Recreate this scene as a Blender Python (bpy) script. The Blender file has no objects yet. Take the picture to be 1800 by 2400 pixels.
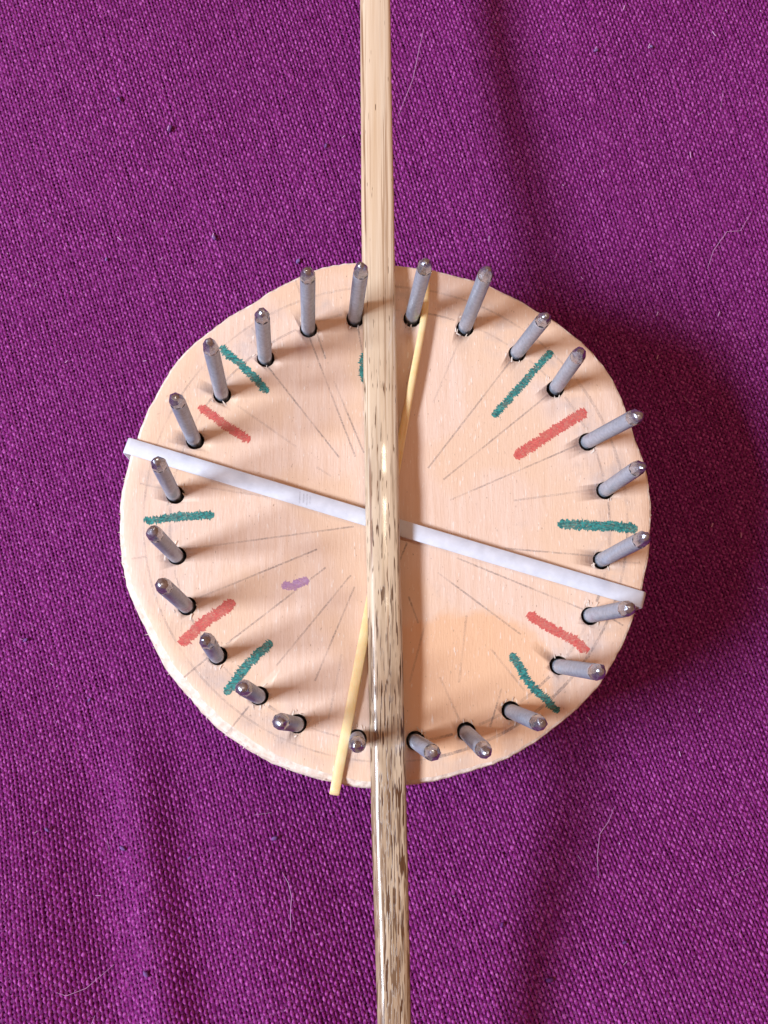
import bpy, bmesh, math, random
import numpy as np
from mathutils import Matrix, Vector
random.seed(7); rng = np.random.default_rng(11)
S = bpy.context.scene
C = S.collection
MM = 0.001                      # everything below is measured in millimetres, meshes are stored in metres

# ------------------------------------------------------------------ camera, light, exposure
HC = 211.06                     # camera height above the board (mm); the world origin is the point of the board plane right below it
ROT = np.array([[0.99923048, 0.0, -0.03922313],
                [-0.00767477, 0.9806699, -0.19551891],
                [0.03846494, 0.19566948, 0.97991525]])
cam_d = bpy.data.cameras.new('camera'); cam = bpy.data.objects.new('camera', cam_d); C.objects.link(cam)
cam_d.sensor_fit = 'VERTICAL'; cam_d.sensor_height = 24.0; cam_d.lens = 24.0 * 1000 / 1024
cam_d.clip_start = 0.005; cam_d.clip_end = 20
m4 = Matrix([list(r) + [0] for r in ROT] + [[0, 0, 0, 1]]); m4.translation = (0, 0, HC * MM)
cam.matrix_world = m4
S.camera = cam
S.render.resolution_x = 768; S.render.resolution_y = 1024
S.view_settings.view_transform = 'Standard'; S.view_settings.look = 'None'
S.view_settings.exposure = 0.0; S.view_settings.gamma = 1.0; S.view_settings.use_curve_mapping = False

W = bpy.data.worlds.new('World'); S.world = W; W.use_nodes = True
bg = W.node_tree.nodes['Background']
bg.inputs['Color'].default_value = (1.0, 0.42, 0.20, 1); bg.inputs['Strength'].default_value = 0.35

def area(name, pos, target, sx, sy, power, col):
    l = bpy.data.lights.new(name, 'AREA'); l.shape = 'RECTANGLE'; l.size = sx; l.size_y = sy
    l.energy = power; l.color = col
    o = bpy.data.objects.new(name, l); C.objects.link(o); o.location = pos
    o.rotation_euler = (Vector(target) - Vector(pos)).to_track_quat('-Z', 'Y').to_euler()
    return o
LDIR = Vector((-46.8, -11.4, 41.0)).normalized()
CEN = Vector((0.0096, 0.042, 0.0))
wpos = CEN + LDIR * 1.0
win = area('window_light', wpos, CEN, 0.34, 0.17, 17.8, (0.74, 0.85, 1.0))
# long side of the window roughly horizontal (across the light's bearing)
zax = LDIR.copy(); xax = Vector((0, 0, 1)).cross(zax).normalized(); yax = zax.cross(xax)
mw = Matrix((xax, yax, zax)).transposed().to_4x4(); mw.translation = wpos; win.matrix_world = mw
lamp = area('ceiling_lamp', (0.10, 0.32, 1.35), (0.01, 0.04, 0), 0.10, 0.10, 2.0, (1.0, 0.86, 0.66))

F_PX = 1000 / 768 * 1800
def P(x, y, z=0.0):
    """photo measurement (1800 x 2400) -> point in mm at height z"""
    r = ROT @ np.array([x - 900.0, -(y - 1200.0), -F_PX]); t = (z - HC) / r[2]
    return np.array([0, 0, HC]) + r * t

# ------------------------------------------------------------------ helpers
def link(name, me, mat=None, parent=None):
    o = bpy.data.objects.new(name, me); C.objects.link(o)
    if mat: me.materials.append(mat)
    if parent: o.parent = parent
    return o
def tag(o, label=None, cat=None, group=None, kind=None):
    for k, v in (('label', label), ('category', cat), ('group', group), ('kind', kind)):
        if v: o[k] = v
    return o
def mesh_np(name, v, quads, smooth=True):
    me = bpy.data.meshes.new(name); v = np.asarray(v, np.float32) * MM; q = np.asarray(quads, np.int32)
    n = q.shape[1]
    me.vertices.add(len(v)); me.vertices.foreach_set('co', v.ravel())
    me.loops.add(q.size); me.loops.foreach_set('vertex_index', q.ravel())
    me.polygons.add(len(q)); me.polygons.foreach_set('loop_start', np.arange(len(q), dtype=np.int32) * n)
    me.polygons.foreach_set('loop_total', np.full(len(q), n, np.int32))
    me.polygons.foreach_set('use_smooth', np.full(len(q), smooth, bool))
    me.update(calc_edges=True); me.validate()
    return me
def mesh_py(name, v, f, smooth=False):
    me = bpy.data.meshes.new(name); me.from_pydata([tuple(np.asarray(p) * MM) for p in v], [], f)
    for p in me.polygons: p.use_smooth = smooth
    me.update(); return me

class NT:
    def __init__(s, name):
        s.m = bpy.data.materials.new(name); s.m.use_nodes = True; s.t = s.m.node_tree
        s.b = s.t.nodes['Principled BSDF']
        s.out = s.t.nodes['Material Output']
        tc = s.t.nodes.new('ShaderNodeTexCoord'); s.co = tc.outputs['Object']
    def n(s, typ, **kw):
        nd = s.t.nodes.new(typ)
        for k, v in kw.items(): setattr(nd, k, v)
        return nd
    def L(s, a, b): s.t.links.new(a, b)
    def mapping(s, scale, rot=0.0, loc=(0, 0, 0)):
        mp = s.n('ShaderNodeMapping'); s.L(s.co, mp.inputs['Vector'])
        mp.inputs['Scale'].default_value = scale; mp.inputs['Rotation'].default_value = (0, 0, rot); mp.inputs['Location'].default_value = loc
        return mp.outputs[0]
    def noise(s, scale=(1000, 1000, 1000), sc=1.0, detail=3, rough=0.55, rot=0.0, loc=(0, 0, 0)):
        nd = s.n('ShaderNodeTexNoise'); s.L(s.mapping(scale, rot, loc), nd.inputs['Vector'])
        nd.inputs['Scale'].default_value = sc; nd.inputs['Detail'].default_value = detail; nd.inputs['Roughness'].default_value = rough
        return nd.outputs['Fac']
    def ramp(s, fac, stops):
        nd = s.n('ShaderNodeValToRGB'); s.L(fac, nd.inputs[0]); e = nd.color_ramp.elements
        while len(e) < len(stops): e.new(0.5)
        for el, (p, c) in zip(e, stops):
            el.position = p; el.color = tuple(c) + (1,) if not isinstance(c, (int, float)) else (c, c, c, 1)
        return nd.outputs['Color']
    def mix(s, fac, a, b, typ='MIX'):
        nd = s.n('ShaderNodeMix', data_type='RGBA', blend_type=typ)
        for i, v in ((0, fac), (6, a), (7, b)):
            if hasattr(v, 'links'): s.L(v, nd.inputs[i])
            elif isinstance(v, (int, float)): nd.inputs[i].default_value = v
            else: nd.inputs[i].default_value = tuple(v) + (1,)
        return nd.outputs[2]
    def math(s, op, a, b=0.0):
        nd = s.n('ShaderNodeMath', operation=op)
        for i, v in ((0, a), (1, b)):
            if hasattr(v, 'links'): s.L(v, nd.inputs[i])
            else: nd.inputs[i].default_value = v
        return nd.outputs[0]
    def sep(s, v):
        nd = s.n('ShaderNodeSeparateXYZ'); s.L(v, nd.inputs[0]); return nd.outputs
    def bump(s, h, strength=0.3, dist=0.0002):
        nd = s.n('ShaderNodeBump'); s.L(h, nd.inputs['Height']); nd.inputs['Strength'].default_value = strength; nd.inputs['Distance'].default_value = dist
        s.L(nd.outputs[0], s.b.inputs['Normal'])
    def set(s, **kw):
        for k, v in kw.items():
            i = s.b.inputs[k.replace('_', ' ')]
            if hasattr(v, 'links'): s.L(v, i)
            else: i.default_value = tuple(v) + (1,) if isinstance(v, tuple) and len(v) == 3 else v
        return s

# ------------------------------------------------------------------ materials
def mat_yarn(gain=1.0):
    t = NT('purple_yarn')
    G = lambda c: tuple(x * gain for x in c)
    n1 = t.noise(sc=1.4, detail=2); n2 = t.noise(sc=0.02, detail=3)
    n3 = t.noise((3500, 500, 1000), 1.0, 2, rot=math.radians(-17))
    c = t.ramp(n1, [(0.32, G((0.16, 0.008, 0.125))), (0.50, G((0.31, 0.026, 0.245))), (0.67, G((0.58, 0.13, 0.50)))])
    c = t.mix(t.math('MULTIPLY', n3, 0.5), c, (0.085, 0.003, 0.06), 'MIX')
    c = t.mix(t.ramp(n2, [(0.35, 0.0), (0.7, 0.25)]), c, (0.15, 0.008, 0.11))
    t.set(Base_Color=c, Roughness=0.62, Sheen_Weight=0.05, Sheen_Roughness=0.4, Sheen_Tint=(0.9, 0.5, 0.95), Specular_IOR_Level=0.15)
    t.bump(t.noise((5000, 900, 1000), 1.0, 3, rot=math.radians(-17)), 0.5, 0.0001)
    return t.m
def mat_cloth_under():
    t = NT('purple_cloth')
    chk = t.n('ShaderNodeTexChecker'); t.L(t.mapping((1, 1, 1), math.radians(-17)), chk.inputs['Vector']); chk.inputs['Scale'].default_value = 1000 / 0.9
    n1 = t.noise(sc=0.9, detail=3)
    c = t.mix(t.math('MULTIPLY', chk.outputs['Fac'], 0.5), (0.055, 0.002, 0.040), (0.16, 0.007, 0.11))
    c = t.mix(t.ramp(n1, [(0.35, 0.0), (0.7, 0.5)]), c, (0.22, 0.015, 0.16))
    t.set(Base_Color=c, Roughness=0.8, Specular_IOR_Level=0.1)
    t.bump(chk.outputs['Fac'], 0.5, 0.0003)
    return t.m
def mat_wood():
    t = NT('sanded_plywood')
    grain = t.noise((900, 60, 300), 1.0, 4, 0.6, rot=math.radians(4))
    fine = t.noise((4200, 160, 1000), 1.0, 3, 0.6, rot=math.radians(3))
    blot = t.noise(sc=0.035, detail=2, loc=(3.1, 7.7, 0))
    c = t.ramp(grain, [(0.30, (0.75, 0.525, 0.395)), (0.5, (0.79, 0.575, 0.45)), (0.72, (0.82, 0.62, 0.505))])
    c = t.mix(t.ramp(fine, [(0.35, 0.13), (0.62, 0.0)]), c, (0.58, 0.35, 0.21))
    c = t.mix(t.ramp(blot, [(0.46, 0.0), (0.54, 0.75)]), c, (0.77, 0.525, 0.36))
    dirt = t.noise(sc=0.12, detail=5, rough=0.7, loc=(9, 2, 0))
    c = t.mix(t.ramp(dirt, [(0.62, 0.0), (0.80, 0.35)]), c, (0.42, 0.33, 0.29))
    rg = t.n('ShaderNodeVectorMath', operation='DISTANCE'); t.L(t.mapping((1000, 1000, 0)), rg.inputs[0]); rg.inputs[1].default_value = (9.6, 41.6, 0)
    ringm = t.ramp(t.math('MULTIPLY', rg.outputs['Value'], 0.0165), [(0.70, 0.0), (0.77, 1.0), (0.86, 1.0), (0.92, 0.0)])
    smear = t.ramp(t.noise(sc=0.11, detail=5, rough=0.65, loc=(6, 9, 0)), [(0.47, 0.0), (0.70, 0.55)])
    c = t.mix(t.math('MULTIPLY', ringm, smear), c, (0.42, 0.38, 0.39))           # graphite rubbed over the ring of pegs
    patch = t.n('ShaderNodeVectorMath', operation='DISTANCE'); t.L(t.mapping((1000, 1250, 0)), patch.inputs[0]); sc = P(1090, 1600, -1.5); patch.inputs[1].default_value = (sc[0], sc[1] * 1.25, 0)
    sd = t.math('ADD', patch.outputs['Value'], t.math('MULTIPLY', t.noise(sc=0.18, detail=3, loc=(2, 2, 0)), 9.0))
    c = t.mix(t.ramp(t.math('MULTIPLY', sd, 0.03), [(0.66, 0.85), (0.74, 0.0)]), c, (0.78, 0.47, 0.28))  # soft-edged orange patch, lower right of the board's centre
    scr = t.noise((2600, 420, 1000), 1.0, 2, 0.5, rot=math.radians(-12), loc=(4, 1, 0))
    c = t.mix(t.ramp(scr, [(0.66, 0.0), (0.72, 0.7)]), c, (0.88, 0.77, 0.69))
    por = t.noise((2800, 900, 1000), 1.0, 2, 0.5, rot=math.radians(5), loc=(8, 5, 0))
    c = t.mix(t.ramp(por, [(0.70, 0.0), (0.76, 0.75)]), c, (0.34, 0.21, 0.14))
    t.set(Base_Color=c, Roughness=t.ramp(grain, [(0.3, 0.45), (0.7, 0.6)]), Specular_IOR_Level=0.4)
    h = t.math('ADD', t.math('ADD', t.math('MULTIPLY', fine, 0.6), t.noise(sc=0.5, detail=4)), t.math('MULTIPLY', scr, 0.8))
    t.bump(h, 0.25, 0.0003)
    return t.m
def mat_rim():
    t = NT('raw_wood_edge')
    n1 = t.noise(sc=0.6, detail=4); n2 = t.noise((300, 300, 2500), 1.0, 3)
    c = t.ramp(n1, [(0.3, (0.62, 0.48, 0.38)), (0.6, (0.80, 0.68, 0.58)), (0.8, (0.86, 0.78, 0.70))])
    c = t.mix(t.ramp(n2, [(0.55, 0.0), (0.75, 0.5)]), c, (0.5, 0.34, 0.22))
    t.set(Base_Color=c, Roughness=0.85); t.bump(n1, 0.6, 0.0006)
    return t.m
def mat_hole():
    t = NT('drilled_wood')
    t.set(Base_Color=t.ramp(t.noise(sc=1.5), [(0.3, (0.10, 0.055, 0.03)), (0.7, (0.25, 0.15, 0.09))]), Roughness=0.95)
    return t.m
def mat_steel(name, tip=False):
    t = NT(name)
    n1 = t.noise(sc=1.2, detail=4, rough=0.65); n2 = t.noise((2500, 2500, 600), 1.0, 3)
    if tip:
        t.set(Base_Color=t.ramp(n1, [(0.3, (0.30, 0.31, 0.37)), (0.7, (0.56, 0.58, 0.66))]), Metallic=0.9, Roughness=t.ramp(n1, [(0.3, 0.18), (0.7, 0.36)]))
        t.bump(n1, 0.25, 0.0002)
    else:
        t.set(Base_Color=t.ramp(n1, [(0.25, (0.47, 0.52, 0.62)), (0.55, (0.60, 0.66, 0.78)), (0.8, (0.70, 0.77, 0.89))]), Metallic=0.68, Roughness=t.ramp(n2, [(0.3, 0.34), (0.7, 0.52)]))
        t.bump(n2, 0.2, 0.0001)
    return t.m
def mat_stick():
    t = NT('varnished_bamboo')
    x, y, z = t.sep(t.co)
    grad = t.n('ShaderNodeMapRange'); t.L(y, grad.inputs['Value'])
    grad.inputs['From Min'].default_value = 0.110; grad.inputs['From Max'].default_value = -0.040
    g = grad.outputs[0]
    base = t.ramp(t.noise((700, 12, 300), 1.0, 3), [(0.3, (0.64, 0.46, 0.29)), (0.5, (0.75, 0.59, 0.42)), (0.7, (0.80, 0.68, 0.52))])
    low = t.ramp(t.noise((600, 40, 300), 1.0, 4), [(0.3, (0.36, 0.25, 0.15)), (0.55, (0.53, 0.40, 0.27)), (0.75, (0.62, 0.50, 0.36))])
    c = t.mix(g, base, low)
    # fibre bundles: dark dashes along the stick, more of them towards the lower end
    v = t.n('ShaderNodeTexVoronoi', feature='F1'); t.L(t.mapping((1450, 150, 900)), v.inputs['Vector']); v.inputs['Scale'].default_value = 1.0
    dn = t.noise((2500, 150, 900), 1.0, 2, 0.6, loc=(5, 3, 1))
    th = t.n('ShaderNodeMapRange'); t.L(g, th.inputs['Value']); th.inputs['To Min'].default_value = 0.70; th.inputs['To Max'].default_value = 0.50
    d = t.math('SUBTRACT', dn, th.outputs[0])
    dash = t.ramp(t.math('MULTIPLY', d, 16.0), [(0.0, 0.0), (0.5, 1.0)])
    clump = t.ramp(t.noise((260, 14, 300), 1.0, 3, loc=(1, 8, 2)), [(0.32, 0.65), (0.46, 1.0)])
    c = t.mix(t.math('MULTIPLY', dash, clump), c, (0.085, 0.034, 0.014))
    big = t.math('MULTIPLY', t.ramp(t.noise((1300, 70, 600), 1.0, 3, 0.6, loc=(2, 6, 3)), [(0.56, 0.0), (0.62, 0.9)]), g)
    c = t.mix(big, c, (0.10, 0.042, 0.018))
    uu = t.math('ADD', t.math('MULTIPLY', x, 1000.0), t.math('SUBTRACT', t.math('MULTIPLY', y, 12.5), 4.9))      # mm in from the left edge
    band_ = t.ramp(t.math('MULTIPLY', uu, 0.25), [(0.20, 0.0), (0.25, 1.0), (0.31, 1.0), (0.37, 0.0)])
    along = t.ramp(t.noise((500, 28, 300), 1.0, 4, 0.6, loc=(1, 3, 9)), [(0.40, 0.0), (0.56, 0.85)])
    c = t.mix(t.math('MULTIPLY', band_, along), c, (0.22, 0.10, 0.045))          # dark seam along the left shoulder
    streak = t.ramp(t.noise((1500, 16, 500), 1.0, 3, 0.6, loc=(7, 2, 4)), [(0.57, 0.0), (0.66, 0.7)])
    c = t.mix(streak, c, (0.36, 0.20, 0.10))
    blotch = t.noise((420, 45, 300), 1.0, 3, loc=(4, 4, 0))
    c = t.mix(t.math('MULTIPLY', t.ramp(blotch, [(0.48, 0.0), (0.64, 0.75)]), g), c, (0.26, 0.16, 0.09))
    t.set(Base_Color=c, Roughness=0.36, Coat_Weight=0.65, Coat_Roughness=0.12, Specular_IOR_Level=0.5)
    t.bump(t.math('ADD', t.noise((900, 40, 300), 1.0, 3), t.math('MULTIPLY', dash, -0.5)), 0.35, 0.0003)
    return t.m
def mat_rubber(name, c1, c2, rough=0.5, sss=0.0):
    t = NT(name); n = t.noise(sc=0.35, detail=4)
    t.set(Base_Color=t.ramp(n, [(0.3, c1), (0.7, c2)]), Roughness=rough)
    if sss: t.set(Subsurface_Weight=sss, Subsurface_Scale=0.001)
    t.bump(t.noise(sc=2.5, detail=3), 0.15, 0.0001)
    return t.m
def mat_ink(name, c1, c2, dens=1.0):
    t = NT(name)
    n = t.noise((1500, 3000, 1000), 1.0, detail=3, rough=0.7); e = t.noise((2200, 3600, 1000), 1.0, detail=2)
    c = t.ramp(n, [(0.38, c1), (0.62, c2)])
    tr = t.n('ShaderNodeBsdfTransparent'); ms = t.n('ShaderNodeMixShader')
    e3 = t.noise(sc=0.55, detail=2, loc=(3, 3, 0)); a = t.math('MULTIPLY', t.math('MULTIPLY', t.ramp(e, [(0.28, 0.45), (0.48, 1.0)]), t.ramp(e3, [(0.35, 0.7), (0.6, 1.0)])), dens)
    t.L(a, ms.inputs[0]); t.L(tr.outputs[0], ms.inputs[1]); t.L(t.b.outputs[0], ms.inputs[2]); t.L(ms.outputs[0], t.out.inputs['Surface'])
    t.set(Base_Color=c, Roughness=0.6)
    return t.m
def mat_pencil(dens):
    t = NT('graphite')
    e = t.noise(sc=2.2, detail=3, rough=0.7); e2 = t.noise(sc=0.12, detail=2)
    tr = t.n('ShaderNodeBsdfTransparent'); ms = t.n('ShaderNodeMixShader')
    a = t.math('MULTIPLY', t.math('MULTIPLY', t.ramp(e, [(0.30, 0.1), (0.62, 1.0)]), t.ramp(e2, [(0.35, 0.3), (0.6, 1.0)])), dens)
    t.L(a, ms.inputs[0]); t.L(tr.outputs[0], ms.inputs[1]); t.L(t.b.outputs[0], ms.inputs[2]); t.L(ms.outputs[0], t.out.inputs['Surface'])
    t.set(Base_Color=(0.20, 0.18, 0.20), Roughness=0.5)
    return t.m

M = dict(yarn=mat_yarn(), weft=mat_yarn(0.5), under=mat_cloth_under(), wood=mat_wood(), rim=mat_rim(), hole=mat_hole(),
         steel=mat_steel('zinc_plated_steel'), tip=mat_steel('filed_steel_tip', True), stick=mat_stick(),
         white=mat_rubber('white_elastic', (0.58, 0.60, 0.67), (0.70, 0.72, 0.79), 0.55),
         yellow=mat_rubber('yellow_rubber', (0.82, 0.58, 0.25), (0.87, 0.68, 0.38), 0.45, 0.25),
         teal=mat_ink('teal_marker_ink', (0.004, 0.07, 0.075), (0.03, 0.32, 0.29)),
         red=mat_ink('red_marker_ink', (0.58, 0.07, 0.07), (0.70, 0.17, 0.13), 0.95),
         lilac=mat_ink('lilac_marker_ink', (0.42, 0.20, 0.46), (0.55, 0.34, 0.58), 0.75),
         pencil=mat_pencil(0.42), faint=mat_pencil(0.22))

# ------------------------------------------------------------------ the cloth
ZC = -41.0                      # table level below the board's face
PU, PV = 0.88, 0.94              # yarn pitch across and along
TH = math.radians(17)
DC = np.array([9.6, 42.0])      # board centre
def fold(x, y):
    """slow swells and two soft folds of the cloth, flat where the loom stands"""
    h = np.zeros_like(x)
    def ridge(p0, p1, amp, sig, off, fade0, fade1):
        a = P(*p0, ZC)[:2]; b = P(*p1, ZC)[:2]; d = (b - a) / np.linalg.norm(b - a)
        s = (x - a[0]) * d[0] + (y - a[1]) * d[1]; n = -(x - a[0]) * d[1] + (y - a[1]) * d[0]
        n = n + off
        w = 1 / (1 + np.exp(-(s - fade0) / 6.0)) / (1 + np.exp((s - fade1) / 8.0))
        return amp * np.exp(-n * n / (2 * sig * sig)) * w
    h += ridge((277, 1750), (407, 2374), 4.6, 4.6, -3.0, 2.0, 200.0)
    h += ridge((520, 1850), (640, 2374), 4.6, 11.0, -4.0, 8.0, 200.0)
    h += ridge((60, 1800), (170, 2374), 2.6, 8.0, 0.0, 2.0, 200.0)
    d = np.maximum(0.0, (-(x - DC[0]) * 0.55 - (y - DC[1]) * 0.83) - 58.0)      # the cloth climbs towards the lower left
    h += 0.0012 * d * d
    up = np.clip((y - 95.0) / 95.0, 0, 1.3); dn = np.clip((-8.0 - y) / 62.0, 0, 1.4)   # and rises gently above and below the loom
    h += 13.0 * up * up * (3 - 2 * np.minimum(up, 1)) * np.where(up > 1, 1 / up, 1) + 15.0 * dn * dn * (3 - 2 * np.minimum(dn, 1)) * np.where(dn > 1, 1 / dn, 1)
    r = np.hypot(x - DC[0] - 20, y - DC[1] - 5)
    k = 1 / (1 + np.exp(-(r - 92) / 8.0))
    h += k * (0.9 * np.sin(x / 31.0 + y / 47.0 + 0.6) + 0.5 * np.sin(x / 17.0 - y / 23.0))
    return h
X0, X1, Y0, Y1 = -122.0, 148.0, -96.0, 226.0
def smooth_noise(n, knots, amp):
    k = rng.normal(0, amp, knots + 3); xs = np.linspace(0, knots, n); i = np.floor(xs).astype(int); f = xs - i; f = f * f * (3 - 2 * f)
    return k[i] * (1 - f) + k[i + 1] * f
def weave():
    cu, su = math.cos(TH), math.sin(TH)
    cx, cy = (X0 + X1) / 2, (Y0 + Y1) / 2
    Lh = 235.0
    allv, allq, allm, base = [], [], [], 0
    for kind in (0, 1):                       # 0 warp (runs up the cloth), 1 weft
        p_own, p_other = (PU, PV) if kind == 0 else (PV, PU)
        N = int(Lh / p_own); No = int(Lh / p_other)
        ns = 2 * No * 2 + 1
        s = np.linspace(-No * p_other, No * p_other, ns)
        half = (0.39 if kind == 0 else 0.35) * p_own
        amp = 0.29 if kind == 0 else 0.22
        no = 4 if kind == 0 else 3
        prof_o, prof_z = ((np.array([-1.0, -0.42, 0.42, 1.0]), np.array([-0.30, 0.0, 0.0, -0.30])) if kind == 0 else (np.array([-1.0, 0.0, 1.0]), np.array([-0.25, 0.0, -0.25])))
        sgn = 1 if kind == 0 else -1
        for i in range(-N, N + 1):
            c0 = i * p_own + rng.normal(0, 0.04)
            lat = smooth_noise(ns, 70, 0.06) + rng.normal(0, 0.022, ns)
            wid = half * (1 + smooth_noise(ns, 200, 0.12)) * (1 + rng.normal(0, 0.07))
            cosv = np.cos(math.pi * s / p_other + math.pi * i) * sgn
            zz = amp * (1 + smooth_noise(ns, 380, 0.17)) * cosv + smooth_noise(ns, 260, 0.03) + (0.03 if kind == 0 else 0)
            wid = wid * (1 + 0.18 * cosv)     # yarns swell where they come up and pinch where they dive
            o = (c0 + lat)[:, None] + wid[:, None] * prof_o[None, :]
            zc = zz[:, None] + prof_z[None, :]
            ss = np.repeat(s[:, None], no, 1)
            u, v = (o, ss) if kind == 0 else (ss, o)
            x = cx + u * cu - v * su; y = cy + u * su + v * cu
            inside = (x > X0) & (x < X1) & (y > Y0) & (y < Y1)
            rows = np.where(inside.all(1))[0]
            if len(rows) < 3: continue
            a, b = rows[0], rows[-1] + 1
            n = b - a
            vv = np.stack([x[a:b], y[a:b], zc[a:b]], -1).reshape(-1, 3)
            r = np.arange(n - 1)[:, None] * no; q = np.arange(no - 1)[None, :]
            i0 = (r + q).ravel() + base
            qd = np.stack([i0, i0 + 1, i0 + no + 1, i0 + no], -1)
            if kind == 1: qd = qd[:, ::-1]
            allv.append(vv); allq.append(qd); allm.append(np.full(len(qd), kind, np.int32)); base += len(vv)
    v = np.concatenate(allv); q = np.concatenate(allq); mi = np.concatenate(allm)
    v[:, 2] += ZC - 0.35 + fold(v[:, 0], v[:, 1])
    me = mesh_np('weave', v, q); me.materials.append(M['yarn']); me.materials.append(M['weft'])
    me.polygons.foreach_set('material_index', mi); return me
def sheet():
    xs = np.concatenate([np.linspace(-420, X0, 12)[:-1], np.linspace(X0, X1, 90), np.linspace(X1, 440, 12)[1:]])
    ys = np.concatenate([np.linspace(-400, Y0, 12)[:-1], np.linspace(Y0, Y1, 100), np.linspace(Y1, 520, 12)[1:]])
    gx, gy = np.meshgrid(xs, ys)
    ins = (gx >= X0) & (gx <= X1) & (gy >= Y0) & (gy <= Y1)
    z = ZC - np.where(ins, 1.0, 0.35) + fold(gx, gy)
    v = np.stack([gx, gy, z], -1).reshape(-1, 3); nx, ny = len(xs), len(ys)
    i = (np.arange(ny - 1)[:, None] * nx + np.arange(nx - 1)[None, :]).ravel()
    return mesh_np('tablecloth', v, np.stack([i, i + 1, i + nx + 1, i + nx], -1))
cloth = tag(link('tablecloth', sheet(), M['under']), kind='structure')
wv = tag(link('woven_yarn', weave(), None, cloth), kind='stuff')

# ------------------------------------------------------------------ the peg loom: board
DISH, THICK = 2.0, 9.0
def dish(x, y):
    r2 = ((x - DC[0]) ** 2 + (y - DC[1]) ** 2) / 57.2 ** 2
    return -DISH * max(0.0, 1 - r2)
OUT = [(833,618),(925,625),(1056,645.5),(1151,672.7),(1255,729),(1359,801.5),(1422.5,869),(1463,950.7),(1486,1027.6),(1513,1104),
       (1526,1180),(1523.6,1248),(1505.5,1370),(1483,1451),(1451,1528),(1401.5,1609.5),(1333.7,1677),(1257,1736),(1184.5,1781),
       (1076,1815),(958.5,1840),(869,1849),(770,1833),(684,1808),(580,1758.7),(503,1704),(444,1636.6),(381,1560),(340.4,1474),
       (304,1397),(284,1315.6),(279,1225),(284,1168),(300,1086),(322,1025),(363,933),(422,838),(485,783),(594,711),(697.6,652),(761,627)]
op = np.array([P(x, y, -0.7)[:2] for x, y in OUT]) - DC
oa = np.arctan2(op[:, 1], op[:, 0]); orr = np.hypot(op[:, 0], op[:, 1]); k = np.argsort(oa); oa, orr = oa[k], orr[k]
def rim_r(a):
    return np.interp((a + math.pi) % (2 * math.pi) - math.pi, np.concatenate([oa[-1:] - 2 * math.pi, oa, oa[:1] + 2 * math.pi]), np.concatenate([orr[-1:], orr, orr[:1]]))
PEGS = [(722.4,767.6,721,643),(831.8,742.7,846.7,632),(966,740.5,996.6,623),(1091.6,763,1140,638.8),(1213.6,824,1275.6,747),(1305,905.5,1357,831),
        (1379.5,1034,1490.3,975.6),(1420,1147,1497,1095),(1412.8,1311,1505.5,1263.6),(1385.7,1442,1471.6,1426),(1313,1562,1401.5,1575.6),(1200,1668,1263.7,1695),
        (1094,1718,1134.8,1758.7),(974.3,1738,1015,1765),(836.8,1731.6,837.7,1745),(695.3,1697.6,656.9,1690.9),(605,1632,571,1611.7),(507.7,1537,485,1501),
        (435.4,1419.6,382,1372),(411.8,1302,360.8,1250),(406,1156.4,371,1086),(453.4,1027.6,413.7,937),(519,921,492.8,810.6),(620.7,835.4,614,738)]
PR = 1.56
peg = []
for q in PEGS:
    b = P(q[0], q[1], -0.5); b[2] = dish(b[0], b[1]); best = None
    for z in np.arange(23.0, 28.1, 0.5):
        tp = P(q[2], q[3], z); d = np.linalg.norm((tp - b)[:2])
        if best is None or d < best[0]: best = (d, tp)
    peg.append((b, best[1]))
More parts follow.
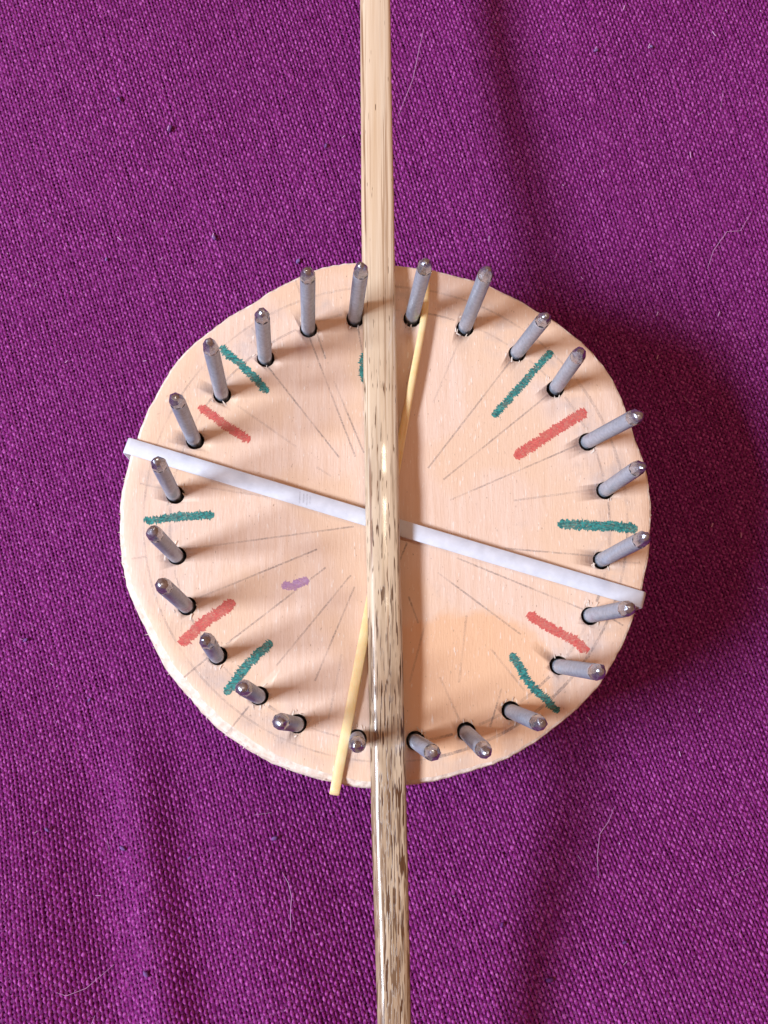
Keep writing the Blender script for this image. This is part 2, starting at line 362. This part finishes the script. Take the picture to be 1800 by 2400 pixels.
def build_board():
    NA = 300; an = np.linspace(-math.pi, math.pi, NA, endpoint=False)
    rough = np.array([0.05 * math.sin(a * 37 + 1) for a in an]) + smooth_noise(NA, 45, 0.07) + rng.normal(0, 0.055, NA)
    ro = rim_r(an) + rough
    # worn bevel: wide along the lower left, narrow elsewhere
    w = np.array([0.55 + 1.7 * math.exp(-(((a + 2.25 + math.pi) % (2 * math.pi) - math.pi) / 0.75) ** 2) for a in an])
    bm = bmesh.new(); rings = []
    def ring(r, z):
        rings.append([bm.verts.new(((DC[0] + rr * math.cos(a)) * MM, (DC[1] + rr * math.sin(a)) * MM, zz * MM)) for rr, zz, a in zip(r, z, an)])
    top = ro - w + rng.normal(0, 0.05, NA)
    for fr in (0.12, 0.3, 0.45, 0.6, 0.72, 0.82, 0.9, 0.96, 1.0):
        r = top * fr; ring(r, [dish(DC[0] + q * math.cos(a), DC[1] + q * math.sin(a)) for q, a in zip(r, an)])
    nt = len(rings)
    zr = np.array([dish(DC[0] + q * math.cos(a), DC[1] + q * math.sin(a)) for q, a in zip(top, an)])
    ring(ro - w * 0.35, zr - 0.30 * w + rng.normal(0, 0.04, NA)); ring(ro, zr - 0.95 * w)
    ring(ro - 0.15 + rng.normal(0, 0.12, NA), np.full(NA, -4.5)); ring(ro - 0.25 + rng.normal(0, 0.12, NA), np.full(NA, -THICK + 0.5)); ring(ro - 0.9, np.full(NA, -THICK))
    for i in range(len(rings) - 1):
        for j in range(NA):
            f = bm.faces.new((rings[i][j], rings[i + 1][j], rings[i + 1][(j + 1) % NA], rings[i][(j + 1) % NA]))
            f.material_index = 0 if i < nt - 1 else 1; f.smooth = i != nt - 1
    cv = bm.verts.new((DC[0] * MM, DC[1] * MM, -DISH * MM))
    for j in range(NA):
        f = bm.faces.new((cv, rings[0][j], rings[0][(j + 1) % NA])); f.smooth = True
    f = bm.faces.new(list(reversed(rings[-1]))); f.material_index = 1
    bmesh.ops.recalc_face_normals(bm, faces=bm.faces)
    me = bpy.data.meshes.new('board'); bm.to_mesh(me); bm.free()
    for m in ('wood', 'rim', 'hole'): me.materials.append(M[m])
    tmp = bpy.data.objects.new('tmp_board', me); C.objects.link(tmp)
    cb = bmesh.new()
    for i, (b, tp) in enumerate(peg):
        ax = Vector(tp - b).normalized()
        toc = Vector((DC[0] - b[0], DC[1] - b[1], 0)).normalized()
        off = toc * random.uniform(0.15, 0.45) + Vector((0, -1, 0)) * random.uniform(0, 0.3)
        R = ax.to_track_quat('Z', 'Y').to_matrix().to_4x4()
        R.translation = (Vector(b) + off) * MM
        r = bmesh.ops.create_cone(cb, cap_ends=True, segments=20, radius1=(PR + 0.38) * MM, radius2=(PR + 0.38 + random.uniform(0, .12)) * MM, depth=30 * MM, matrix=R)
        for v in r['verts']: v.co += Vector((random.gauss(0, .04), random.gauss(0, .04), 0)) * MM
    cm = bpy.data.meshes.new('cut'); cb.to_mesh(cm); cb.free()
    for _ in range(3): cm.materials.append(M['hole'])
    for p in cm.polygons: p.material_index = 2
    cut = bpy.data.objects.new('tmp_cut', cm); C.objects.link(cut)
    md = tmp.modifiers.new('holes', 'BOOLEAN'); md.object = cut; md.operation = 'DIFFERENCE'; md.solver = 'EXACT'
    dg = bpy.context.evaluated_depsgraph_get()
    res = bpy.data.meshes.new_from_object(tmp.evaluated_get(dg)); res.name = 'board'
    bpy.data.objects.remove(tmp); bpy.data.objects.remove(cut)
    return res
loom = bpy.data.objects.new('peg_loom', None); C.objects.link(loom)
loom.location = (DC[0] * MM, DC[1] * MM, ZC * MM)
tag(loom, 'round hand-cut wooden peg loom ringed with threaded steel pegs and coloured marker strokes', 'loom')
bpy.context.view_layer.update()
INV = loom.matrix_world.inverted()
def part(name, me, mat, parent):
    return link(name, me, mat, parent)
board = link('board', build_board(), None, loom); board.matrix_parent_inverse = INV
board['label'] = 'pale tan wooden disc with rough bevelled edge and drilled holes'

# ------------------------------------------------------------------ pegs: threaded rods through the board, standing on the cloth
def sweep_rings(rings):
    """rings: list of (centre, radius); returns verts, quads of a capped round body about the local z axis"""
    n = 18; v, q = [], []
    for z, r in rings:
        for k in range(n):
            a = 2 * math.pi * k / n; v.append((r * math.cos(a), r * math.sin(a), z))
    for i in range(len(rings) - 1):
        for k in range(n):
            q.append((i * n + k, i * n + (k + 1) % n, (i + 1) * n + (k + 1) % n, (i + 1) * n + k))
    return v, q, n
def peg_mesh(L, low):
    rings = []; z = -low; pit = 0.5
    while z < L - 3.0:
        rings += [(z, PR - 0.22), (z + 0.25, PR)]; z += pit
    rings += [(z, PR - 0.10), (L - 2.3, PR - 0.04)]
    v, q, n = sweep_rings(rings)
    f = [tuple(x) for x in q] + [tuple(reversed(range(n)))]
    return mesh_py('peg', v, f, True)
def tip_mesh(L, i):
    """hand-filed end: an uneven many-sided taper"""
    rr = random.Random(100 + i); n = rr.choice((7, 8, 9, 10)); h = rr.uniform(0.8, 1.5); ph = rr.uniform(0, 6.28)
    sx, sy = rr.gauss(0, .22), rr.gauss(0, .22); cx, cy = rr.gauss(0, .16), rr.gauss(0, .16)
    rings = [(-2.75, PR - 0.12, 0), (-2.45, PR - 0.02, 0), (-rr.uniform(1.3, 1.7), PR - 0.01, .03), (-rr.uniform(.3, .6), PR * rr.uniform(.84, .9), .07), (h * .45, PR * rr.uniform(.62, .72), .08), (h * .85, PR * rr.uniform(.38, .48), .07), (h, PR * .18, .04)]
    v, f = [], []
    for k, (z, r, jt) in enumerate(rings):
        w = max(0, (k - 2) / 4)
        for a in range(n):
            t = 2 * math.pi * a / n + ph + rr.gauss(0, jt); rad = r * (1 + rr.gauss(0, jt))
            x, y = rad * math.cos(t) + cx * w, rad * math.sin(t) + cy * w
            v.append((x, y, L + z + (sx * x + sy * y) * w))
    for k in range(len(rings) - 1):
        for a in range(n): f.append((k * n + a, k * n + (a + 1) % n, (k + 1) * n + (a + 1) % n, (k + 1) * n + a))
    f.append(tuple(range((len(rings) - 1) * n, len(rings) * n)))
    me = mesh_py('tip', v, f, True); me.set_sharp_from_angle(angle=math.radians(rr.uniform(24, 40))); return me
def plug_nut_mesh(b, ax):  # added unseen nut under the board, keeps lit cloth from showing through the hole
    top = (-THICK - b[2]) / ax.z + 0.25; v = []
    for z in (top - 2.4, top):
        for k in range(6): a = math.pi / 3 * k; v.append((3.1 * math.cos(a), 3.1 * math.sin(a), z))
    f = [tuple(reversed(range(6))), tuple(range(6, 12))] + [(k, (k + 1) % 6, 6 + (k + 1) % 6, 6 + k) for k in range(6)]
    return mesh_py('plug_nut', v, f)
def foot_mesh(low):
    v, f = [], []
    for z in (-low, -low + 2.4):
        for k in range(6): a = math.pi / 3 * k; v.append((3.0 * math.cos(a), 3.0 * math.sin(a), z))
    f = [tuple(reversed(range(6))), tuple(range(6, 12))] + [(k, (k + 1) % 6, 6 + (k + 1) % 6, 6 + k) for k in range(6)]
    return mesh_py('bolt_head', v, f)
for i, (b, tp) in enumerate(peg):
    d = Vector(tp - b); L = d.length + 0.9; ax = d.normalized()
    low = (b[2] - ZC) / ax.z - 0.4
    o = link('peg', peg_mesh(L, low), M['steel'], loom)
    mw = ax.to_track_quat('Z', 'Y').to_matrix().to_4x4() @ Matrix.Rotation(random.uniform(0, 6.28), 4, 'Z'); mw.translation = Vector(b) * MM
    o.matrix_parent_inverse = INV; o.matrix_basis = mw
    link('tip', tip_mesh(L, i), M['tip'], o); link('bolt_head', foot_mesh(low), M['steel'], o); link('plug_nut', plug_nut_mesh(b, ax), M['steel'], o)

# ------------------------------------------------------------------ pencil lines and marker strokes on the board
def on_board(p, lift):
    return (p[0], p[1], dish(p[0], p[1]) + lift)
def ribbon(pts, w, lift, jag=0.0, seed=0, name='stroke', ends=False):
    """flat stroke that follows the board's face; pts in mm"""
    rr = random.Random(seed); pts = [np.array(p[:2]) for p in pts]
    seg = [np.linalg.norm(b - a) for a, b in zip(pts, pts[1:])]; tot = sum(seg); n = max(3, int(tot / (0.16 if jag else 1.2)))
    cum = np.concatenate([[0], np.cumsum(seg)]); s = np.linspace(0, tot, n + 1)
    xs = np.interp(s, cum, [p[0] for p in pts]); ys = np.interp(s, cum, [p[1] for p in pts])
    tx, ty = np.gradient(xs), np.gradient(ys); ln = np.hypot(tx, ty); nx, ny = -ty / ln, tx / ln
    v, f = [], []; wob = [rr.gauss(0, 0.06 * w) for _ in range(n // 12 + 3)]
    for i in range(n + 1):
        c = i / 12; k = int(c); o = wob[k] * (1 - c + k) + wob[k + 1] * (c - k) if jag else 0
        e = min(1.0, 0.45 + 0.55 * min(i, n - i) / 5.0) if jag else 1.0
        a = (w / 2) * e + (rr.gauss(0, jag)); b = (w / 2) * e + (rr.gauss(0, jag))
        for sd in (a + o, -(b - o)):
            v.append(on_board((xs[i] + nx[i] * sd, ys[i] + ny[i] * sd), lift))
        if i: f.append((2 * i - 2, 2 * i - 1, 2 * i + 1, 2 * i))
    return mesh_py(name, v, f)
def pp(pts): return [P(x, y, -1.0) for x, y in pts]
INK = [('teal', 'teal marker stroke', [(516.7,815),(575,865),(629.7,919)], 1.75), ('teal', 'teal marker stroke', [(1291,824),(1235,890),(1156,975.6)], 1.6),
       ('teal', 'teal marker stroke', [(338,1223),(420,1212),(502,1205)], 1.75), ('teal', 'teal marker stroke', [(1306.6,1229),(1400,1233),(1492,1241)], 2.2),
       ('teal', 'teal marker stroke', [(636.5,1503),(575,1562),(528,1627.5)], 1.9), ('teal', 'teal marker stroke', [(1198,1530),(1240,1600),(1306.6,1670.5)], 1.7),
       ('teal', 'teal marker stroke running under the stick', [(856,826),(855,860),(856,898)], 2.2),
       ('red', 'red marker stroke', [(467,953),(520,990),(584.5,1034)], 1.9), ('red', 'red marker stroke', [(1370.5,962),(1290,1015),(1207.8,1072.8)], 2.3),
       ('red', 'red marker stroke', [(550.6,1410.6),(480,1455),(424,1512)], 2.4), ('red', 'red marker stroke', [(1236.5,1437.7),(1300,1478),(1345,1500),(1376.7,1528)], 2.1),
       ('lilac', 'short lilac marker smudge', [(659,1370),(690,1374),(722,1356)], 1.8)]
for i, (c, lab, pts, w) in enumerate(INK):
    o = part('marker_stroke', ribbon(pp(pts), w, 0.06, 0.19, i), M[c], board); o['label'] = lab
LINES = [((722,783),(833,1068),1),((743,783),(763,840),1),((783,892),(853,1059),1),((625,856),(795,1070),1),((557,951),(695,1046),0),((742,1093),(776,1114),0),((838,761),(851,838),1),
         ((1196,847),(1004,1095),1),((1284,926),(1040,1122),1),((1359,1041),(1056,1170),1),((1079,792),(1016,942),0),((1400,1147),(1205,1172),0),
         ((431,1288),(829,1232),1),((467,1401),(743,1286),1),((530,1510),(763,1329),1),((648,1560),(822,1347),1),((738,1596),(831,1374),1),((770,1686),(801,1533),0),((431,1589),(487,1542),1),((532,1720),(584,1655),1),
         ((1184,1284),(1395,1304),1),((1071,1306),(1365,1428),1),((1026,1340),(1221,1487),1),((958,1397),(981,1460),1),((1031,1587),(1076,1686),0),((1175,1614),(1148,1704),1),((1094,1442),(1076,1600),0),((1433,1451),(1458,1467),1),((1440,1316),(1500,1322),0),
         ((310,1311),(345,1306),0),((400,1150),(330,1135),0),((693,660),(703,690),0),((590,770),(612,800),0),((470,1140),(640,1165),0),((1150,1520),(1230,1620),0),((960,1600),(1000,1450),0),((930,1330),(955,1270),1)]
for i, (a, b, k) in enumerate(LINES):
    part('pencil_line', ribbon(pp([a, b]), 0.38 if k else 0.45, 0.03, 0, i, 'pencil_line'), M['pencil' if k else 'faint'], board)
for (cx, cy, r, w) in ((9.25, 41.96, 52.17, 0.42), (10.08, 41.13, 47.5, 0.40)):
    run = []
    def flush():
        global run
        if len(run) > 4: part('pencil_arc', ribbon(run, w * random.uniform(0.9, 1.6), 0.03, 0, 5, 'pencil_arc'), M['faint' if random.random() < 0.55 else 'pencil'], board)
        run = []
    for kk in range(361):
        a = math.radians(kk); p = np.array([cx + r * math.cos(a), cy + r * math.sin(a)])
        if any(np.linalg.norm(p - b[:2]) < PR + 0.9 for b, _ in peg): flush()
        else:
            run.append(p)
            if len(run) > 40: flush(); run = [p]
    flush()

# raised fibres and chips torn up round the drilled holes and along the rim
def splinters():
    v, f = [], []; rr = random.Random(3)
    def chip(c, ang, l, w, h):
        d = np.array([math.cos(ang), math.sin(ang)]); nn = np.array([-d[1], d[0]]); k = len(v)
        a = c - d * l / 2; b = c + d * l / 2
        v.extend([on_board(a + nn * w / 2, -.02), on_board(a - nn * w / 2, -.02), on_board(b - nn * w * .3, h), on_board(b + nn * w * .3, h * .8), on_board(b + d * .25 - nn * w * .1, h * .2)])
        f.extend([(k, k + 1, k + 2, k + 3), (k + 3, k + 2, k + 4)])
    for b, _ in peg:
        for _ in range(rr.randint(3, 6)):
            a = rr.choice([rr.uniform(0, 6.28), rr.gauss(1.57, .5), rr.gauss(-1.57, .5)])
            chip(b[:2] + np.array([math.cos(a), math.sin(a)]) * (PR + rr.uniform(.75, 1.1)), rr.gauss(1.57, .5), rr.uniform(.4, 1.3), rr.uniform(.15, .4), rr.uniform(.1, .45))
    for _ in range(150):
        a = rr.uniform(0, 6.28); r = rim_r(np.array([a]))[0] - rr.uniform(-0.15, .25) - (0.5 if not 3.2 < a < 4.9 else 0.3)
        c = DC + np.array([math.cos(a), math.sin(a)]) * r
        ln = rr.uniform(.3, .9); k = len(v); an = a + rr.gauss(0, .8); d = np.array([math.cos(an), math.sin(an)]); nn = np.array([-d[1], d[0]]) * rr.uniform(.05, .14)
        z = -rr.uniform(.2, 1.2)
        v.extend([(*(c + nn), z), (*(c - nn), z), (*(c + d * ln), z - rr.uniform(-.2, .3))]); f.append((k, k + 1, k + 2))
    return mesh_py('splinters', v, f)
sp = part('splinters', splinters(), M['rim'], board); tag(sp, kind='stuff')

# ------------------------------------------------------------------ bands round the board
def band(name, a, b, w, t, zprof, mat, wprof=None, tprof=None, side=None):
    """closed loop: over the face from a to b, down the edge, back underneath"""
    a, b = np.array(a[:2]), np.array(b[:2]); d = (b - a); L = np.linalg.norm(d); d = d / L; nn = np.array([-d[1], d[0]])
    path = []                                    # (s, z, normal_s, normal_z, u)
    N = 64
    for i in range(N + 1):
        u = i / N; path.append((u * L, zprof(u), 0, 1, u))
    for k in range(1, 6): an = math.pi / 2 * k / 6; path.append((L + 0.5 * math.sin(an), zprof(1) - 0.5 + 0.5 * math.cos(an), math.sin(an), math.cos(an), 1))
    for k in range(0, 6): path.append((L + 0.5, -0.6 - (THICK - 0.4) * k / 5, 1, 0, 1))
    for k in range(0, 11): path.append((L - L * k / 10, -THICK - 0.35, 0, -1, 1 - k / 10))
    for k in range(0, 6): path.append((-0.5, -THICK + (THICK - 0.6) * k / 5, -1, 0, 0))
    for k in range(5, 0, -1): an = math.pi / 2 * k / 6; path.append((-0.5 * math.sin(an), zprof(0) - 0.5 + 0.5 * math.cos(an), -math.sin(an), math.cos(an), 0))
    v, f = [], []; n = len(path)
    for (s, z, ns, nz, u) in path:
        ww = w * (wprof(u) if wprof and nz > 0.5 else 1); tt = t * (tprof(u) if tprof and nz > 0.5 else 1); bv = min(ww, tt) * 0.22
        for (ow, on) in ((-ww / 2, bv), (-ww / 2, tt - bv), (-ww / 2 + bv, tt), (ww / 2 - bv, tt), (ww / 2, tt - bv), (ww / 2, bv), (ww / 2 - bv, 0), (-ww / 2 + bv, 0)):
            c = a + d * (s + ns * on) + nn * (ow + (side(u) if side else 0.0)); v.append((c[0], c[1], z + nz * on))
    for i in range(n):
        for k in range(8):
            j = (i + 1) % n; f.append((i * 8 + k, i * 8 + (k + 1) % 8, j * 8 + (k + 1) % 8, j * 8 + k))
    me = mesh_py(name, v, [tuple(reversed(q)) for q in f], True)
    return link(name, me, mat)
wa, wb = P(304, 1045.5, 0.5), P(1501, 1403.5, 0.5)
def wz(u): return -0.78 * (1 - abs(2 * u - 1.06) ** 1.3) + 0.05
eb = tag(band('elastic_band', wa, wb, 3.55, 0.6, wz, M['white']), 'flat white elastic band stretched across the wooden disc', 'elastic band')
for k, (x, y) in enumerate(((702, 1166), (711, 1168), (719, 1171), (726, 1172))):
    p = P(x, y, 0.0); u = np.dot(p[:2] - wa[:2], (wb - wa)[:2]) / np.dot((wb - wa)[:2], (wb - wa)[:2]); z = wz(u) + 0.63
    l = 1.3 - 0.25 * (k % 2); link('pencil_smudge', mesh_py('pencil_smudge', [(p[0] - .15, p[1] - l, z), (p[0] + .15, p[1] - l, z), (p[0] + .25, p[1] + l, z), (p[0] - .05, p[1] + l, z)], [(0, 1, 2, 3)]), M['faint'], eb)
ya, yb = P(786, 1849, 0.5), P(1014, 640, 0.5)
def yz(u): return -1.72 * (1 - abs(2 * u - 1)) ** 0.9 + 0.05
def ytw(u): return 1 + 1.4 / (1 + math.exp(-(u - 0.66) / 0.05))
def yww(u): return 1.0 - 0.25 / (1 + math.exp(-(u - 0.66) / 0.05))
tag(band('rubber_band', ya, yb, 2.1, 0.85, yz, M['yellow'], yww, ytw, lambda u: 1.5 * max(0.0, (u - 0.9) / 0.1) ** 1.3), 'narrow yellow rubber band stretched over the disc, passing under the stick', 'rubber band')

# ------------------------------------------------------------------ the stick lying across
def stick():
    ys = np.array([-160., -120, -59, -44, -19, 41, 102, 165, 240]); xl = np.array([9.2, 8.2, 6.4, 6.0, 5.3, 4.4, 3.82, 3.6, 3.4]); xr = np.array([14.6, 13.9, 12.85, 12.7, 12.4, 11.6, 11.2, 10.8, 10.4])
    Y = np.linspace(-112, 200, 220); v, f = [], []
    T = 3.2; z0 = 0.12
    rr = np.random.default_rng(4); wl = smooth_noise(220, 22, 0.045); wr = smooth_noise(220, 22, 0.04); wt = smooth_noise(220, 50, 0.05)
    for i, y in enumerate(Y):
        l = np.interp(y, ys, xl) + wl[i]; r = np.interp(y, ys, xr) + wr[i]; w = r - l
        ch = 0.85 + 0.45 / (1 + math.exp((y - 55) / 14.0))      # left shoulder is planed wider towards the lower end
        top = z0 + T + wt[i]
        prof = [(l + 0.25, z0), (l, z0 + 0.3), (l, top - ch * 1.05), (l + ch * 0.35, top - ch * 0.52), (l + ch, top - 0.12), (l + ch + 0.5, top - 0.03),
                (l + w * 0.5, top + 0.06), (r - 0.9, top), (r - 0.3, top - 0.16), (r, top - 0.55), (r, z0 + 0.3), (r - 0.25, z0)]
        v += [(px, y, pz) for px, pz in prof]
    n = 12
    for i in range(len(Y) - 1):
        for k in range(n): f.append((i * n + k, i * n + (k + 1) % n, (i + 1) * n + (k + 1) % n, (i + 1) * n + k))
    f += [tuple(reversed(range(n))), tuple(range((len(Y) - 1) * n, len(Y) * n))]
    bm = bmesh.new(); me = mesh_py('stick', v, f, True); bm.from_mesh(me); bmesh.ops.recalc_face_normals(bm, faces=bm.faces); bm.to_mesh(me); bm.free()
    return me
tag(link('stick', stick(), M['stick']), 'long pale wooden stick with dark brown flecks lying across the wooden disc', 'stick')

# ------------------------------------------------------------------ lint and hairs on the cloth
def lint():
    v, f = [], []; rr = random.Random(9)
    def tube(pts, r):
        k0 = len(v); n = 4
        for i, p in enumerate(pts):
            q = pts[min(i + 1, len(pts) - 1)] - pts[max(i - 1, 0)]; t = math.atan2(q[1], q[0]); rad = r * (0.5 if i in (0, len(pts) - 1) else 1)
            for k in range(n):
                a = 2 * math.pi * k / n; v.append((p[0] - math.sin(t) * rad * math.cos(a), p[1] + math.cos(t) * rad * math.cos(a), p[2] + rad * math.sin(a)))
        for i in range(len(pts) - 1):
            for k in range(n): f.append((k0 + i * n + k, k0 + i * n + (k + 1) % n, k0 + (i + 1) * n + (k + 1) % n, k0 + (i + 1) * n + k))
    def on(x, y, z=0.28):
        p = P(x, y, ZC); p[2] = ZC + float(fold(np.array([p[0]]), np.array([p[1]]))[0]) + z; return p
    hairs = [[(1432,1890),(1418,1920),(1395,1950),(1385,2000),(1383,2045)], [(668,2028),(682,2050),(690,2080),(688,2110),(690,2150)], [(264,1962),(272,1982)],
             [(305,2220),(250,2265),(210,2278),(190,2270)], [(272,2320),(255,2370),(248,2398)], [(986,132),(975,180),(962,240),(930,315)], [(1660,270),(1655,310)],
             [(1742,520),(1720,560),(1690,560),(1662,600),(1650,640)], [(1690,2040),(1730,2020)], [(1500,2350),(1470,2360)], [(640,1900),(600,1905)], [(1620,950),(1600,930)]]
    for h in hairs: tube([on(x, y, 0.40 + 0.2 * math.sin(i * 2)) for i, (x, y) in enumerate(h)], 0.075)
    for _ in range(120):
        x, y = rr.uniform(0, 1800), rr.uniform(0, 2400)
        if (x - 900) ** 2 + (y - 1240) ** 2 < 600 ** 2: continue
        a = rr.uniform(0, 6.28); l = rr.choice([3, 4, 5, 8, 12]); tube([on(x, y, .45), on(x + math.cos(a) * l, y + math.sin(a) * l, .5)], rr.uniform(.1, .28))
    for (x, y) in ((1540,738),(1683,739),(1541,838),(1669,1231),(1640,1665),(1371,185),(1490,179),(1432,99),(505,567),(410,347)): tube([on(x, y - 4, .6), on(x - 3, y + 5, .6)], 0.32)
    return mesh_py('lint', v, f, True)
tl = NT('pale_lint'); tl.set(Base_Color=(0.60, 0.32, 0.56), Roughness=0.8)
tag(link('lint', lint(), tl.m, cloth), kind='stuff')

def pills():
    v, f = [], []; rr = random.Random(21)
    spots = [(171,38),(301,290),(412,347),(505,570),(255,618),(765,377),(700,621),(304,1978),(456,2000),(130,1937),(380,2233),(648,1956),(1318,50),(1371,187),(1494,179),(1421,70),(1160,2145),(1260,2260),(1430,2180),(60,1500),(210,1640)]
    for (x, y) in spots:
        p = P(x, y, ZC); p[2] = ZC + float(fold(np.array([p[0]]), np.array([p[1]]))[0]) + 0.35
        bm = bmesh.new(); bmesh.ops.create_icosphere(bm, subdivisions=2, radius=1.0); k = len(v); an = rr.uniform(0, 3.14); R = rr.uniform(.32, .62)
        for q in bm.verts:
            s_ = R * rr.uniform(.7, 1.25); a, b, c = q.co.x * 1.5 * s_, q.co.y * .8 * s_, q.co.z * .8 * s_
            v.append((p[0] + a * math.cos(an) - b * math.sin(an), p[1] + a * math.sin(an) + b * math.cos(an), p[2] + c))
        f += [tuple(k + q.index for q in fc.verts) for fc in bm.faces]; bm.free()
    return mesh_py('fabric_pills', v, f, True)
tp_ = NT('bluish_fluff'); tp_.set(Base_Color=tp_.ramp(tp_.noise(sc=0.02, detail=1), [(0.4, (0.12, 0.02, 0.16)), (0.6, (0.26, 0.16, 0.42))]), Roughness=0.9)
tag(link('fabric_pills', pills(), tp_.m, cloth), kind='stuff')
